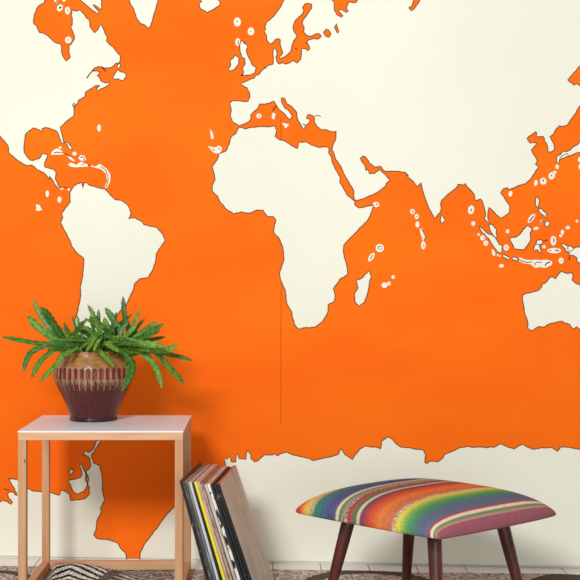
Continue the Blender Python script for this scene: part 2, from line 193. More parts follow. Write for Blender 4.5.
STROKES = [  # dark pen strokes inside the islets and along rivers: (points, width)
  (Z(70, 0, S80, [(170, 505), (145, 535), (120, 568)]), 1.0), (Z(70, 0, S80, [(232, 490), (262, 518)]), 1.1), (Z(60, 60, S80, [(288, 183), (268, 202)]), .9),
  (Z(0, 0, S80, [(430, 62), (443, 50)]), 1.6), (Z(0, 0, S80, [(489, 70), (490, 82)]), .9), (Z(0, 0, S80, [(495, 285), (495, 294)]), .9), (Z(0, 0, S80, [(385, 0), (403, 25), (412, 0)]), .7),
  (Z(190, 0, S80, [(338, 155), (346, 158)]), 1), (Z(190, 0, S80, [(436, 226), (444, 228)]), 1), (Z(190, 0, S80, [(352, 295), (347, 312), (356, 322)]), .8), (Z(190, 0, S80, [(392, 318), (400, 306)]), .9), (Z(190, 0, S80, [(370, 552), (382, 540)]), 1.2),
  (Z(260, 0, S80, [(258, 356), (265, 350)]), 1.8), (Z(260, 0, S80, [(338, 318), (346, 312)]), 1.8), (Z(260, 0, S80, [(30, 488), (45, 497)]), 1),
  (Z(220, 70, S120, [(256, 200), (260, 186), (274, 172)]), 1.0), (Z(220, 70, S120, [(458, 222), (475, 220), (488, 226)]), .7), (Z(220, 70, S120, [(186, 220), (190, 224)]), 1), (Z(220, 70, S120, [(400, 262), (412, 264)]), .8),
  (Z(200, 120, S100, [(72, 168), (85, 178)]), .7), (Z(200, 120, S100, [(108, 162), (114, 172)]), .7),
  (Z(30, 120, 6.444, [(155, 212), (175, 207), (195, 212)]), .9), (Z(30, 120, 6.444, [(195, 205), (222, 215), (260, 232), (285, 250)]), .7), (Z(30, 120, 6.444, [(325, 245), (340, 235), (352, 250), (345, 258)]), .8), (Z(30, 120, 6.444, [(330, 290), (365, 275), (385, 295)]), .6), (Z(30, 120, 6.444, [(455, 300), (485, 320), (500, 350), (504, 385), (492, 432)]), .7), (Z(30, 120, 6.444, [(345, 410), (341, 437)]), .9), (Z(30, 120, 6.444, [(192, 437), (230, 434), (250, 440)]), .7),
  (Z(310, 120, S100, [(383, 486), (392, 492)]), .9), (Z(400, 150, S100, [(410, 345), (416, 349)]), 1.9), (Z(400, 150, S100, [(68, 352), (78, 356), (72, 363)]), .6), (Z(400, 150, S100, [(95, 382), (100, 392)]), .6), (Z(400, 150, S100, [(118, 450), (135, 475), (148, 505), (138, 530)]), .6), (Z(400, 150, S100, [(135, 548), (140, 560)]), .6),
  (Z(470, 220, S80, [(92, 124), (98, 134)]), .6), (Z(470, 220, S80, [(114, 163), (118, 172)]), .6), (Z(470, 220, S80, [(262, 195), (264, 206)]), .7), (Z(470, 220, S80, [(160, 108), (185, 128)]), .6),
  (Z(520, 220, 9.667, [(-30, 375), (30, 400), (65, 410), (115, 405)]), .8), (Z(520, 220, 9.667, [(210, 408), (160, 410), (140, 425), (155, 438)]), .7), (Z(520, 220, 9.667, [(240, 440), (260, 415), (292, 407)]), 1.1), (Z(520, 220, 9.667, [(322, 175), (330, 190), (325, 215)]), 1), (Z(520, 220, 9.667, [(285, 294), (298, 294)]), 1), (Z(520, 220, 9.667, [(338, 295), (355, 290), (376, 302)]), 1), (Z(520, 220, 9.667, [(396, 390), (404, 396)]), .8), (Z(520, 220, 9.667, [(230, 207), (268, 190)]), .9), (Z(520, 220, 9.667, [(482, 350), (472, 388)]), 1), (Z(520, 220, 9.667, [(430, 285), (465, 265), (460, 290), (490, 305), (520, 278)]), .6), (Z(520, 220, 9.667, [(155, 232), (185, 240)]), .6),
  (Z(520, 180, 9.667, [(88, 398), (108, 378), (132, 345)]), 1), (Z(520, 180, 9.667, [(218, 5), (230, 5)]), 2), (Z(520, 180, 9.667, [(200, 360), (218, 385), (205, 425)]), .6), (Z(520, 180, 9.667, [(243, 345), (250, 335)]), .7),
  (Z(510, 110, S70, [(340, 546), (348, 542)]), 1.7), (Z(510, 110, S70, [(410, 400), (440, 375), (470, 360), (485, 375)]), .6), (Z(265, 230, S120, [(545, 82), (560, 78), (566, 92), (552, 96), (545, 82)]), .6), (Z(265, 230, S120, [(507, 142), (522, 120)]), .8),
  (Z(0, 440, S100, [(25, 280), (40, 290), (55, 288)]), .8), (Z(60, 435, 4.4615, [(116, 165), (128, 190), (124, 220), (113, 200), (116, 165)]), .6), (Z(310, 120, S100, [(322, 282), (330, 295)]), 1.1)]

WN = Vector((WALL_K, -1, 0)).normalized()     # towards the room
def wallpt(x, y, lift=0.0):
    u = (x - PX) / F
    D = WALL_D0 / (1 - WALL_K * u)
    return at(x, y, D) + WN * lift
def rough(poly, closed=True, amp=0.35):
    rnd = random.Random(len(poly)); out = []
    n = len(poly)
    for i in range(n if closed else n - 1):
        a, b = poly[i], poly[(i + 1) % n]; L = math.hypot(b[0] - a[0], b[1] - a[1])
        out.append(a)
        inside = all(-5 < p[0] < 585 and -5 < p[1] < 562 for p in (a, b))
        k = int(L / 3.2) if inside else 0
        for j in range(1, k + 1):
            t = j / (k + 1); w = rnd.uniform(-amp, amp)
            out.append((a[0] + (b[0] - a[0]) * t - (b[1] - a[1]) / L * w, a[1] + (b[1] - a[1]) * t + (b[0] - a[0]) / L * w))
    if not closed: out.append(poly[-1])
    return out
MV, MF, MI = [], [], []
MBOT, MTOP, ML, MR = 563.2, -140, -140, 720
def fill(poly, lift, mi):
    b = len(MV); co = [wallpt(x, min(max(y, MTOP), wall_bottom(x)), lift) for x, y in poly]
    MV.extend(co)
    flat = [Vector((p[0], p[1], 0)) for p in poly]
    for t in tessellate_polygon([flat]):
        f = [b + i for i in t]
        n = (MV[f[1]] - MV[f[0]]).cross(MV[f[2]] - MV[f[0]])
        if n.dot(WN) < 0: f.reverse()
        MF.append(f); MI.append(mi)
def wall_bottom(x):
    D = WALL_D0 / (1 - WALL_K * (x - PX) / F)
    return PY + F * (CAMZ - 0.007) / D
def ribbon(pts, w, lift, mi, closed=False):
    n = len(pts)
    if n < 2: return
    L, R = [], []
    for i in range(n):
        p = pts[i]; a = pts[i - 1] if (i > 0 or closed) else p; c = pts[(i + 1) % n] if (i < n - 1 or closed) else p
        d1 = Vector((p[0] - a[0], p[1] - a[1])); d2 = Vector((c[0] - p[0], c[1] - p[1]))
        if d1.length < 1e-6: d1 = d2
        if d2.length < 1e-6: d2 = d1
        t = d1.normalized() + d2.normalized()
        if t.length < 0.3: t = d2
        t.normalize(); nn = Vector((-t.y, t.x)) * w / 2
        L.append((p[0] + nn.x, p[1] + nn.y)); R.append((p[0] - nn.x, p[1] - nn.y))
    b = len(MV)
    for l, r in zip(L, R): MV.append(wallpt(*l, lift)); MV.append(wallpt(*r, lift))
    for i in range(n if closed else n - 1):
        j = (i + 1) % n
        f = [b + 2 * i, b + 2 * j, b + 2 * j + 1, b + 2 * i + 1]
        nn = (MV[f[1]] - MV[f[0]]).cross(MV[f[2]] - MV[f[0]])
        if nn.dot(WN) < 0: f.reverse()
        MF.append(f); MI.append(mi)
# backing sheet, 1.5 mm thick, in closed form
b0 = len(MV)
for lift in (0, -0.0015):
    for x, y in ((ML, MTOP), (MR, MTOP), (MR, wall_bottom(MR)), (ML, wall_bottom(ML))): MV.append(wallpt(x, y, lift))
for f in ((0, 3, 2, 1), (4, 5, 6, 7), (0, 1, 5, 4), (1, 2, 6, 5), (2, 3, 7, 6), (3, 0, 4, 7)):
    MF.append([b0 + i for i in f]); MI.append(0)
def inframe(p): return ML + 1 < p[0] < MR - 1 and p[1] > MTOP + 1 and p[1] < 560.5
for P in OUTLINED:
    q = rough(P); fill(q, 0.00025, 1)
    run = []
    closed = all(inframe(p) for p in q)
    if closed: ribbon(q, 0.95, 0.0009, 2, True)
    else:
        k0 = next(i for i, p in enumerate(q) if not inframe(p)); q2 = q[k0:] + q[:k0 + 1]
        for p in q2:
            if inframe(p): run.append(p)
            else:
                ribbon(run, 0.95, 0.0009, 2); run = []
        ribbon(run, 0.95, 0.0009, 2)
for P in SEAS:
    q = rough(P); fill(q, 0.0005, 0); ribbon(q, 0.95, 0.0009, 2, True)
for P in HALOS: fill(rough(P, amp=0.3), 0.0007, 1)
for p, w in STROKES: ribbon(p, w, 0.0011, 3)
ribbon([(281, 118.5), (281, 141)], 0.8, 0.0006, 4)
ribbon([(281.2, 283), (281, 330), (281, 425)], 0.7, 0.00015, 4)
mural = pydata('world_map_mural', MV, MF, [ORANGE, CREAM, INK, DARKINK, SEAM], idx=MI)
tag(mural, 'orange and cream world map mural covering the back wall', 'mural')

# ------------------------------------------------------------------ setting
def wl(x, d): return Vector((x, WALL_D0 + WALL_K * x, 0)) - WN * d
WX0, WX1 = -2.6, 2.8
vs = []
for z in (-0.03, 2.7):
    for x, d in ((WX0, 0.006), (WX1, 0.006), (WX1, 0.1), (WX0, 0.1)): v = wl(x, d); v.z = z; vs.append(v)
w = pydata('wall_back', vs, [(0, 1, 5, 4), (1, 2, 6, 5), (2, 3, 7, 6), (3, 0, 4, 7), (4, 5, 6, 7), (3, 2, 1, 0)], [WALLP])
w['kind'] = 'structure'
def floor_mat():
    m = bpy.data.materials.new('white_floorboards'); m.use_nodes = True
    nt = m.node_tree; b = nt.nodes['Principled BSDF']; b.inputs['Roughness'].default_value = 0.45
    tc = nt.nodes.new('ShaderNodeTexCoord'); sp = nt.nodes.new('ShaderNodeSeparateXYZ'); nt.links.new(tc.outputs['Object'], sp.inputs[0])
    def math_(op, a, bb):
        n = nt.nodes.new('ShaderNodeMath'); n.operation = op
        for i, q in enumerate((a, bb)):
            if isinstance(q, (int, float)): n.inputs[i].default_value = q
            else: nt.links.new(q, n.inputs[i])
        return n.outputs[0]
    fr = math_('FRACT', math_('MULTIPLY', math_('ADD', sp.outputs['X'], 73 * 0.1362 - 0.168), 1 / 0.1362), 0)
    line = math_('LESS_THAN', fr, 0.025)
    mp = nt.nodes.new('ShaderNodeMapping'); mp.inputs['Scale'].default_value = (30, 3, 3); nt.links.new(tc.outputs['Object'], mp.inputs[0])
    n = nt.nodes.new('ShaderNodeTexNoise'); n.inputs['Scale'].default_value = 1; nt.links.new(mp.outputs[0], n.inputs['Vector'])
    mx = nt.nodes.new('ShaderNodeMix'); mx.data_type = 'RGBA'; mx.inputs[6].default_value = srgb(248, 247, 242); mx.inputs[7].default_value = srgb(240, 238, 231)
    nt.links.new(n.outputs['Fac'], mx.inputs[0])
    m2 = nt.nodes.new('ShaderNodeMix'); m2.data_type = 'RGBA'; m2.inputs[7].default_value = srgb(150, 142, 128)
    nt.links.new(mx.outputs[2], m2.inputs[6]); nt.links.new(line, m2.inputs[0]); nt.links.new(m2.outputs[2], b.inputs['Base Color'])
    return m
vs = []
for z in (0.0, -0.03):
    for x in (WX0, WX1): v = wl(x, 0.05); v.z = z; vs.append(v)
    vs += [Vector((WX1, -1.0, z)), Vector((WX0, -1.0, z))]
fl = pydata('floor', vs, [(3, 2, 1, 0), (4, 5, 6, 7), (0, 1, 5, 4), (1, 2, 6, 5), (2, 3, 7, 6), (3, 0, 4, 7)], [floor_mat()])
fl['kind'] = 'structure'

# ------------------------------------------------------------------ rug
def sm(a, b, x):
    t = min(max((x - a) / (b - a), 0), 1); return t * t * (3 - 2 * t)
def rug_edge(x):
    return 3.478 - 0.062 * x + 0.006 * math.sin(x * 9.0) + 0.003 * math.sin(x * 23 + 1) - 0.02 * sm(.72, .95, x)
def hill(x, d):
    hx = sm(-.584, -.55, x) * (1 - sm(-.50, -.29, x))
    return 0.037 * hx * math.exp(-((d - 3.385) / 0.036) ** 2)
def rug_col(x, d):
    rnd = random.Random(int(x * 400) * 7919 + int(d * 400))
    base = srgb(*random.Random(int(round(x * 130)) * 31 + int(round(d * 110)) * 17).choice([(232, 228, 218), (214, 209, 198), (188, 182, 171), (244, 240, 230), (160, 153, 143)]))
    dark = srgb(112, 105, 98)
    e = rug_edge(x) - d
    if -.59 < x < -.375 and d > 3.315:
        yy = (3.42 - d) / 0.085
        s = 9 + yy * 2.0 - abs(x + .515) * 8.5
        if x > -.405 + (d - 3.38) * .79: return dark if x < -.375 + (d - 3.38) * .79 else (base if int((x * 40 + d * 110)) % 2 else srgb(90, 76, 72))
        return srgb(238, 232, 220) if (s * 2.8) % 1.0 < 0.56 else srgb(44, 36, 36)
    if -.375 <= x < -.24 and d > 3.33:
        if e < 0.012: return srgb(70, 52, 46)
        return base if int((x * 40 + d * 110)) % 2 else srgb(120, 104, 98)
    for cx, cd, rx, rd, t in ((.285, 3.28, .185, .195, .76), (.92, 3.24, .235, .22, .45), (-.76, 3.36, .15, .112, .74), (-.02, 3.2, .14, .17, .8)):
        r = math.hypot((x - cx) / rx, (d - cd) / rd)
        if t < r < 1.0: return dark
    return base
RX0, RX1, RD0 = -1.25, 1.35, 2.45
vs, fs, cols = [], [], []
nx = 1100; rows = [RD0 + (3.28 - RD0) * i / 30 for i in range(30)] + [None] * 122
for j in range(len(rows)):
    for i in range(nx + 1):
        x = RX0 + (RX1 - RX0) * i / nx
        e = rug_edge(x)
        d = rows[j] if rows[j] is not None else 3.28 + (e - 3.28) * (j - 30) / 121
        edge = 0 if (j in (0, len(rows) - 1) or i in (0, nx)) else 1
        z = (RUG + hill(x, d) + random.uniform(-.0017, -.0002)) if edge else 0.002
        vs.append(Vector((x, d, z))); cols.append(rug_col(x, d))
for j in range(len(rows) - 1):
    for i in range(nx):
        a = j * (nx + 1) + i; fs.append((a, a + 1, a + nx + 2, a + nx + 1))
RUGM = mat('woven_wool', (1, 1, 1, 1), 0.95, 0.05, noise=((260, 200, 260), srgb(176, 172, 166), 0.4, 0.62, 3), attr='pattern', bump=((330, 330, 330), 0.6, 0.003))
rug = pydata('area_rug', vs, fs, [RUGM], cols=cols, smooth=True)
tag(rug, 'brown and beige woven rug with dark curved bands lying on white floorboards', 'rug')

# ------------------------------------------------------------------ side table
TW, TDp, TH = 0.4125, 0.359, 0.4285
tx = (18 - PX) / F * 3.125
TX0, TX1, TY0, TY1 = tx, tx + TW, 3.125, 3.125 + TDp
ZT = CAMZ - (431 - PY) / F * 3.125     # height of top surface
table = thing('side_table', 'small pale wood open frame side table with white top holding a potted plant', 'table', ((TX0 + TX1) / 2, (TY0 + TY1) / 2, RUG))
o = table.location
def part(name, lo, hi, m, bev=0.0012, par=table):
    l = Vector(lo) - Vector(o); h = Vector(hi) - Vector(o)
    return from_bm(name, box_bm(l, h, bev), m, par)
LW = 0.0205
part('tabletop', (TX0 - .001, TY0 - .001, ZT - .004), (TX1 + .001, TY1 + .001, ZT), LAMIN, 0.0008)
zr0, zr1 = ZT - .023, ZT - .004
part('top_rail', (TX0, TY0, zr0), (TX1, TY0 + LW, zr1), WOODX)
part('top_rail', (TX0, TY1 - LW, zr0), (TX1, TY1, zr1), WOODX)
part('top_rail', (TX0, TY0 + LW, zr0), (TX0 + LW, TY1 - LW, zr1), WOODY)
part('top_rail', (TX1 - LW, TY0 + LW, zr0), (TX1, TY1 - LW, zr1), WOODY)
for lx in (TX0, TX1 - LW):
    for ly in (TY0, TY1 - LW):
        lg = part('leg', (lx, ly, RUG), (lx + LW, ly + LW, zr0), WOOD)
        if lx == TX0 and ly == TY0:
            k = bmesh.new(); bmesh.ops.create_circle(k, cap_ends=True, radius=0.0028, segments=12)
            for v in k.verts: v.co = Vector((v.co.x * .8, 0, v.co.y * 1.4)) + Vector((lx + LW * .8, ly - .0002, CAMZ - (461 - PY) / F * TY0)) - Vector(o)
            ko = from_bm('knot', k, KNOT, lg); ko['label'] = 'dark brown wood knot'
rz = RUG + 0.0245
part('bottom_rail', (TX0 + LW, TY1 - LW, RUG + .0008), (TX1 - LW, TY1, rz), WOODX)
part('bottom_rail', (TX0, TY0 + LW, RUG + .0008), (TX0 + LW, TY1 - LW, rz), WOODY)
part('bottom_rail', (TX1 - LW, TY0 + LW, RUG + .0008), (TX1, TY1 - LW, rz), WOODY)

# ------------------------------------------------------------------ potted plant
PD = 3.372
pc = at(93.6, 420, PD)
plant = thing('potted_plant', 'spiky green leafy plant in brown glazed pot standing on the white table top', 'plant', (pc.x, PD, ZT))
mpx = PD / F                                  # metres per pixel here
prof = [(0, 420), (14, 420.2), (22.6, 420.5), (23.6, 420), (23.8, 418.8), (23.2, 417.6), (23.6, 415), (25.6, 409), (28.6, 402), (32.0, 395), (35.2, 389), (37.6, 384), (39.2, 379), (39.6, 374), (39.3, 369), (38, 364), (36.2, 360), (34.6, 356.5), (33.6, 353.5), (33.8, 351.8), (33.0, 350.6), (31.4, 350.8), (30.6, 353), (32.5, 358), (35, 366), (34, 371), (0, 371.5)]
def catmull(pts, n):
    out = []
    for i in range(len(pts) - 1):
        p0, p1, p2, p3 = pts[max(i - 1, 0)], pts[i], pts[i + 1], pts[min(i + 2, len(pts) - 1)]
        for k in range(n):
            t = k / n
            out.append(tuple(0.5 * (2 * b + (c - a) * t + (2 * a - 5 * b + 4 * c - d) * t * t + (3 * b - a - 3 * c + d) * t ** 3) for a, b, c, d in zip(p0, p1, p2, p3)))
    out.append(pts[-1]); return out
pr = catmull(prof, 5); NS = 304; NFL = 38
vs, fs, cols = [], [], []
def mixc(a, b, t): return tuple(a[i] + (b[i] - a[i]) * t for i in range(4))
TAN, PINK, MAR, DRK, DRIP = srgb(180, 132, 74), srgb(176, 120, 88), srgb(84, 32, 29), srgb(112, 52, 42), srgb(164, 136, 100)
rimi = 20 * 5
for j, (r, y) in enumerate(pr):
    for i in range(NS):
        th = 2 * math.pi * i / NS; fr = (i * NFL / NS) % 1.0; fl_ = (i * NFL) // NS
        rr = r; c = TAN
        yi = PY + F * (CAMZ - ZT - (420.5 - y) * mpx) / (PD - r * mpx)
        if j > rimi: c = srgb(110, 74, 46)
        elif yi < 367.5:
            c = mixc(TAN, srgb(150, 104, 54), 0.5 + 0.5 * math.sin(th * 7 + y * .5) * math.sin(th * 3 - y * .9))
        elif yi < 380.5:
            q = (yi - 375.0) / 6.6
            ov = 1 - (abs(fr - .5) / .37) ** 2 - q * q if abs(q) < 1 else -1
            if ov > 0: c = mixc(MAR, DRK, min(ov * 2, 1)); rr = r - 0.9 * min(ov * 1.5, 1)
            else: c = mixc(TAN, PINK, sm(366, 371, yi)); rr = r + 0.25 * sm(366, 369, yi)
        elif yi < 391:
            rl = random.Random(fl_ * 13); ln = 383.5 + rl.uniform(0, 6.0)
            wv = abs(((fr + .5) % 1) - .5)
            lim = .30 * (1 - sm(380, ln, yi)) + .03
            st = random.Random(i * 5 + 1).random()
            if wv < lim: c = mixc(PINK, DRIP, sm(380, 384, yi))
            elif st > .45 and yi < ln + 1: c = mixc(srgb(140, 116, 82), MAR, sm(383, 390, yi) * .8)
            else: c = MAR
        else: c = MAR
        if y > 416: c = srgb(60, 24, 26)
        vs.append((rr * mpx * math.cos(th), rr * mpx * math.sin(th), (420.5 - y) * mpx)); cols.append(c)
for j in range(len(pr) - 1):
    for i in range(NS):
        a = j * NS + i; b = j * NS + (i + 1) % NS
        fs.append((a, b, b + NS, a + NS))
GLAZE = mat('brown_drip_glaze', (1, 1, 1, 1), 0.3, 0.35, attr='pattern', noise=((60, 60, 25), srgb(214, 200, 190), .4, .7, 4), coat=0.15, bump=((70, 70, 70), .12, .004))
pot = pydata('pot', vs, fs, [GLAZE], plant, True, cols=cols)
pot['label'] = 'glossy brown pot with tan shoulder, ribbed band and maroon base'
bm = bmesh.new(); bmesh.ops.create_circle(bm, cap_ends=True, radius=33.2 * mpx, segments=48)
for v in bm.verts: v.co.z = (420.5 - 362) * mpx
bmesh.ops.subdivide_edges(bm, edges=bm.edges[:], cuts=1)
from_bm('soil', bm, mat('dark_soil', srgb(52, 38, 30), .95, .05, bump=((120, 120, 120), 1, .01)), plant)

LEAFM = mat('green_leaf', srgb(84, 134, 58), 0.42, 0.35, attr='pattern', noise=((120, 120, 120), srgb(150, 168, 130), .42, .7, 4))
crown = Vector((pc.x, PD, ZT + (420.5 - 358) * mpx))
def make_leaf(P, width, ref, hue, seed):
    rnd = random.Random(seed)
    pts = catmull([tuple(p) for p in P], 9); n = len(pts)
    vs, fs, cols = [], [], []
    g0 = Vector((*hue, 1))
    for i, p in enumerate(pts):
        p = Vector(p); t = i / (n - 1)
        T = (Vector(pts[min(i + 1, n - 1)]) - Vector(pts[max(i - 1, 0)])).normalized()
        side = T.cross(ref); side = side.normalized() if side.length > 1e-4 else Vector((1, 0, 0))
        N = side.cross(T).normalized()
        wd = width * 0.78 * (0.5 + 0.5 * sm(0, .35, t)) * (1 - sm(.70, 1.03, t) ** 2.4) * (1.0 + (0.13 if i % 2 else -0.10))
        wd = max(wd, width * .05)
        th = 0.0016 * (1 - .6 * t)
        ring = [p - side * wd + N * wd * .34, p - side * wd * .5 + N * (wd * .12 + th * .6), p + N * th * 1.3, p + side * wd * .5 + N * (wd * .12 + th * .6), p + side * wd + N * wd * .34, p + side * wd * .45 - N * (th - wd * .1), p - N * th * 1.2, p - side * wd * .45 - N * (th - wd * .1)]
        vs += ring
        tipc = sm(.8, 1, t)
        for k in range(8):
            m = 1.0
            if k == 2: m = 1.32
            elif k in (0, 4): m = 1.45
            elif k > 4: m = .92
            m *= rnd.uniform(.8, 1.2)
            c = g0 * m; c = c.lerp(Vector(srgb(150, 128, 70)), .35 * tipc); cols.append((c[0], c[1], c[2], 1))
    for i in range(n - 1):
        for k in range(8):
            a = i * 8 + k; b = i * 8 + (k + 1) % 8
            fs.append((a, a + 8, b + 8, b))
    fs.append(tuple(range(8))); fs.append(tuple(range((n - 1) * 8 + 7, (n - 1) * 8 - 1, -1)))
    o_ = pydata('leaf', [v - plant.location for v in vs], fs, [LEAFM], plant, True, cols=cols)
    return o_
# base(px), mid, tip, half width px, depths(base, tip)
LV = [
 ((66, 347), (32, 343), (0, 336.5), 3.4, 3.36, 3.33), ((62, 342), (42, 318), (33, 299), 3.2, 3.38, 3.40), ((64, 343), (51, 322), (40.5, 306.5), 5.6, 3.37, 3.37),
 ((60, 344), (39, 328), (27, 314.5), 4.6, 3.36, 3.33), ((62, 343), (32, 352), (23, 373), 3.6, 3.33, 3.28), ((66, 346), (43, 359), (31, 379), 3.5, 3.31, 3.25), ((70, 348), (55, 367), (39, 383), 3.8, 3.28, 3.22),
 ((84, 345), (64, 348), (46, 350), 3.8, 3.30, 3.24), ((70, 343), (64, 334), (58.6, 326), 2.8, 3.38, 3.39), ((94, 343), (75, 340), (57, 340), 3.2, 3.30, 3.25), ((80, 342), (76, 329), (72, 316), 2.1, 3.40, 3.42), ((84, 341), (80, 328), (77, 315), 2.2, 3.40, 3.43),
 ((70, 344), (78, 331), (87, 319.5), 4.6, 3.35, 3.33), ((101, 338), (95, 319), (87.5, 304.5), 3.0, 3.37, 3.38), ((94, 334), (92, 324), (90, 315), 2.3, 3.36, 3.36),
 ((95, 336), (88, 343), (80, 349), 2.6, 3.29, 3.22), ((97, 337), (91, 345), (86, 352), 2.4, 3.28, 3.21), ((128, 336), (124.5, 315), (123, 296), 3.2, 3.38, 3.39), ((128, 337), (134.6, 322), (140, 309.5), 2.7, 3.37, 3.40), ((131, 337), (138, 327), (145, 318.5), 2.6, 3.39, 3.42),
 ((134, 343), (151, 333), (164.5, 323.5), 4.4, 3.34, 3.32), ((132, 339), (146, 330), (158, 321.5), 3.6, 3.37, 3.38), ((138, 342), (152, 340), (166, 337), 3.0, 3.36, 3.37), ((138, 351), (163, 350.5), (179.5, 345.5), 4.0, 3.30, 3.26), ((150, 352), (174, 356), (193, 361), 3.2, 3.33, 3.30),
 ((150, 350), (170, 369), (185, 385), 3.6, 3.31, 3.26), ((136, 351), (155, 366), (162, 389), 3.7, 3.28, 3.22), ((116, 350), (132, 366), (121, 392), 4.8, 3.27, 3.20), ((114, 340), (138, 343.5), (165, 346), 4.8, 3.29, 3.23), ((120, 334), (113, 320), (105, 307.5), 4.2, 3.37, 3.38),
 ((100, 333), (99, 321), (98.5, 309), 2.4, 3.39, 3.41), ((97, 350), (106, 358), (114, 367), 3.2, 3.26, 3.20), ((103, 337), (116, 339), (130, 341), 3.8, 3.31, 3.26), ((112, 334), (107, 326), (104, 317), 3.6, 3.36, 3.35), ((118, 336), (114, 324), (117, 312), 3.4, 3.38, 3.40),
 ((108, 338), (103, 328), (94, 319), 3.4, 3.35, 3.34), ((100, 340), (92, 333), (84, 326), 3.6, 3.35, 3.33), ((92, 342), (86, 334), (79, 330), 3.2, 3.36, 3.36), ((122, 340), (130, 332), (137, 325), 3.4, 3.36, 3.36), ((116, 342), (122, 330), (128, 322), 3.2, 3.36, 3.37),
 ((120, 346), (136, 347), (150, 352), 3.8, 3.29, 3.23), ((104, 344), (112, 347), (119, 352), 3.2, 3.27, 3.20), ((82, 346), (74, 345), (65, 346), 3.2, 3.29, 3.24), ((100, 340), (96, 346), (94, 352), 2.4, 3.27, 3.20), ((108, 340), (110, 333), (112, 324), 3.0, 3.34, 3.33),
 ((124, 350), (128, 360), (127, 372), 2.8, 3.27, 3.22), ((76, 344), (66, 337), (55, 333), 3.0, 3.38, 3.38), ((128, 342), (142, 338), (156, 334), 3.2, 3.34, 3.32), ((90, 338), (84, 330), (80, 322), 2.8, 3.38, 3.39), ((104, 336), (110, 329), (118, 325), 2.8, 3.36, 3.36), ((96, 340), (100, 330), (106, 322), 3.0, 3.33, 3.31),
 ((80, 347), (71, 351), (62, 357), 3.0, 3.28, 3.23), ((118, 345), (128, 343), (142, 345), 3.4, 3.28, 3.22), ((88, 345), (80, 341), (70, 337), 3.4, 3.31, 3.28), ((86, 340), (70, 334), (64, 322), 2.8, 3.42, 3.47), ((112, 338), (120, 325), (132, 314), 2.8, 3.42, 3.47), ((100, 338), (96, 326), (84, 318), 2.6, 3.43, 3.49), ((124, 342), (148, 336), (160, 330), 3.0, 3.42, 3.47)]
greens = [srgb(78, 126, 36), srgb(94, 142, 44), srgb(60, 104, 30), srgb(110, 152, 58), srgb(68, 116, 38)]
for k, (bp, mp_, tp, hw, d0, d1) in enumerate(LV):
    B = at(*bp, d0)
    base = Vector((crown.x + (B.x - crown.x) * .45, crown.y + (B.y - crown.y) * .45, crown.z))
    dm = (d0 + d1) / 2
    ref = Vector((random.uniform(-.35, .35), -1, random.uniform(.35, .9))).normalized()
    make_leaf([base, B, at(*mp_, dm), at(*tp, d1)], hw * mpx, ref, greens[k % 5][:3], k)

# ------------------------------------------------------------------ record albums
A = math.radians(6.5)
dv = Vector((math.sin(A), math.cos(A), 0)); nv = Vector((math.cos(A), -math.sin(A), 0))
SL = 0.323
def sleeve_mat(name, col, col2=None, sc=(60, 60, 60), lo=.5, hi=.56, rough=.45):
    return mat(name, col, rough, .35, noise=(sc, col2 or col, lo, hi, 4))
PAPER = mat('sleeve_opening_paper', srgb(214, 196, 178), .8, .1)
BLK, WHT = srgb(22, 22, 24), srgb(226, 224, 218)
REC = [ # thickness, spine colour, spine colour 2, noise scale, lo, hi, top edge colour, face colour, label
 (.0068, BLK, srgb(150, 150, 146), (400, 400, 60), .66, .70, (92, 70, 52), (60, 56, 54), 'black record album with white flecked spine leaning against the table leg'),
 (.0066, srgb(52, 52, 52), srgb(110, 110, 108), (300, 300, 30), .5, .65, (188, 160, 130), (150, 140, 130), 'charcoal spined record album second from the table leg'),
 (.0064, srgb(92, 96, 96), srgb(140, 145, 145), (300, 300, 20), .45, .6, (200, 176, 150), (140, 130, 120), 'mid grey record album third from the table leg'),
 (.0066, srgb(200, 208, 208), srgb(168, 178, 180), (300, 300, 20), .5, .65, (224, 204, 186), (190, 190, 190), 'silvery white spined record album just left of black one beside yellow'),
 (.0040, srgb(30, 28, 28), BLK, (60, 60, 60), .5, .6, (150, 120, 100), (60, 50, 50), 'thin black record album directly left of the yellow one'),
 (.0074, srgb(238, 222, 40), srgb(96, 84, 20), (500, 500, 90), .70, .73, (232, 200, 184), (214, 196, 180), 'bright yellow spined record album in the middle of the row'),
 (.0068, srgb(206, 178, 160), srgb(170, 140, 122), (200, 200, 30), .45, .6, (226, 178, 150), (200, 170, 150), 'pinkish beige record album directly right of the yellow one'),
 (.0066, srgb(176, 150, 134), srgb(120, 98, 88), (200, 200, 40), .5, .6, (150, 104, 84), (170, 140, 120), 'brownish tan record album second to the right of the yellow one'),
 (.0072, srgb(204, 194, 182), srgb(168, 156, 146), (200, 200, 30), .5, .6, (206, 166, 140), (200, 190, 180), 'greyish beige record album between the tan one and the black and white patterned one'),
 (.0072, srgb(236, 234, 226), BLK, (34, 34, 20), .50, .53, (220, 190, 170), (230, 225, 220), 'record album with black and white patterned spine'),
 (.0072, BLK, srgb(60, 60, 60), (300, 300, 30), .6, .7, (120, 60, 44), (50, 44, 44), 'black record album right beside the black and white patterned spine'),
 (.0066, srgb(24, 26, 28), srgb(190, 190, 186), (500, 500, 30), .66, .69, (104, 46, 36), (44, 40, 40), 'black record album with thin pale line second from right end'),
 (.0086, srgb(18, 18, 20), srgb(70, 70, 70), (300, 300, 30), .62, .7, (176, 110, 88), (176, 164, 148), 'rightmost record album showing its worn grey beige front cover'),
]
th0, th1 = math.radians(15.2), math.radians(18.9)
dth = (th1 - th0) / (len(REC) - 1)
P = Vector((-.2010 + SL * math.sin(th0), 3.06, RUG + .0004))
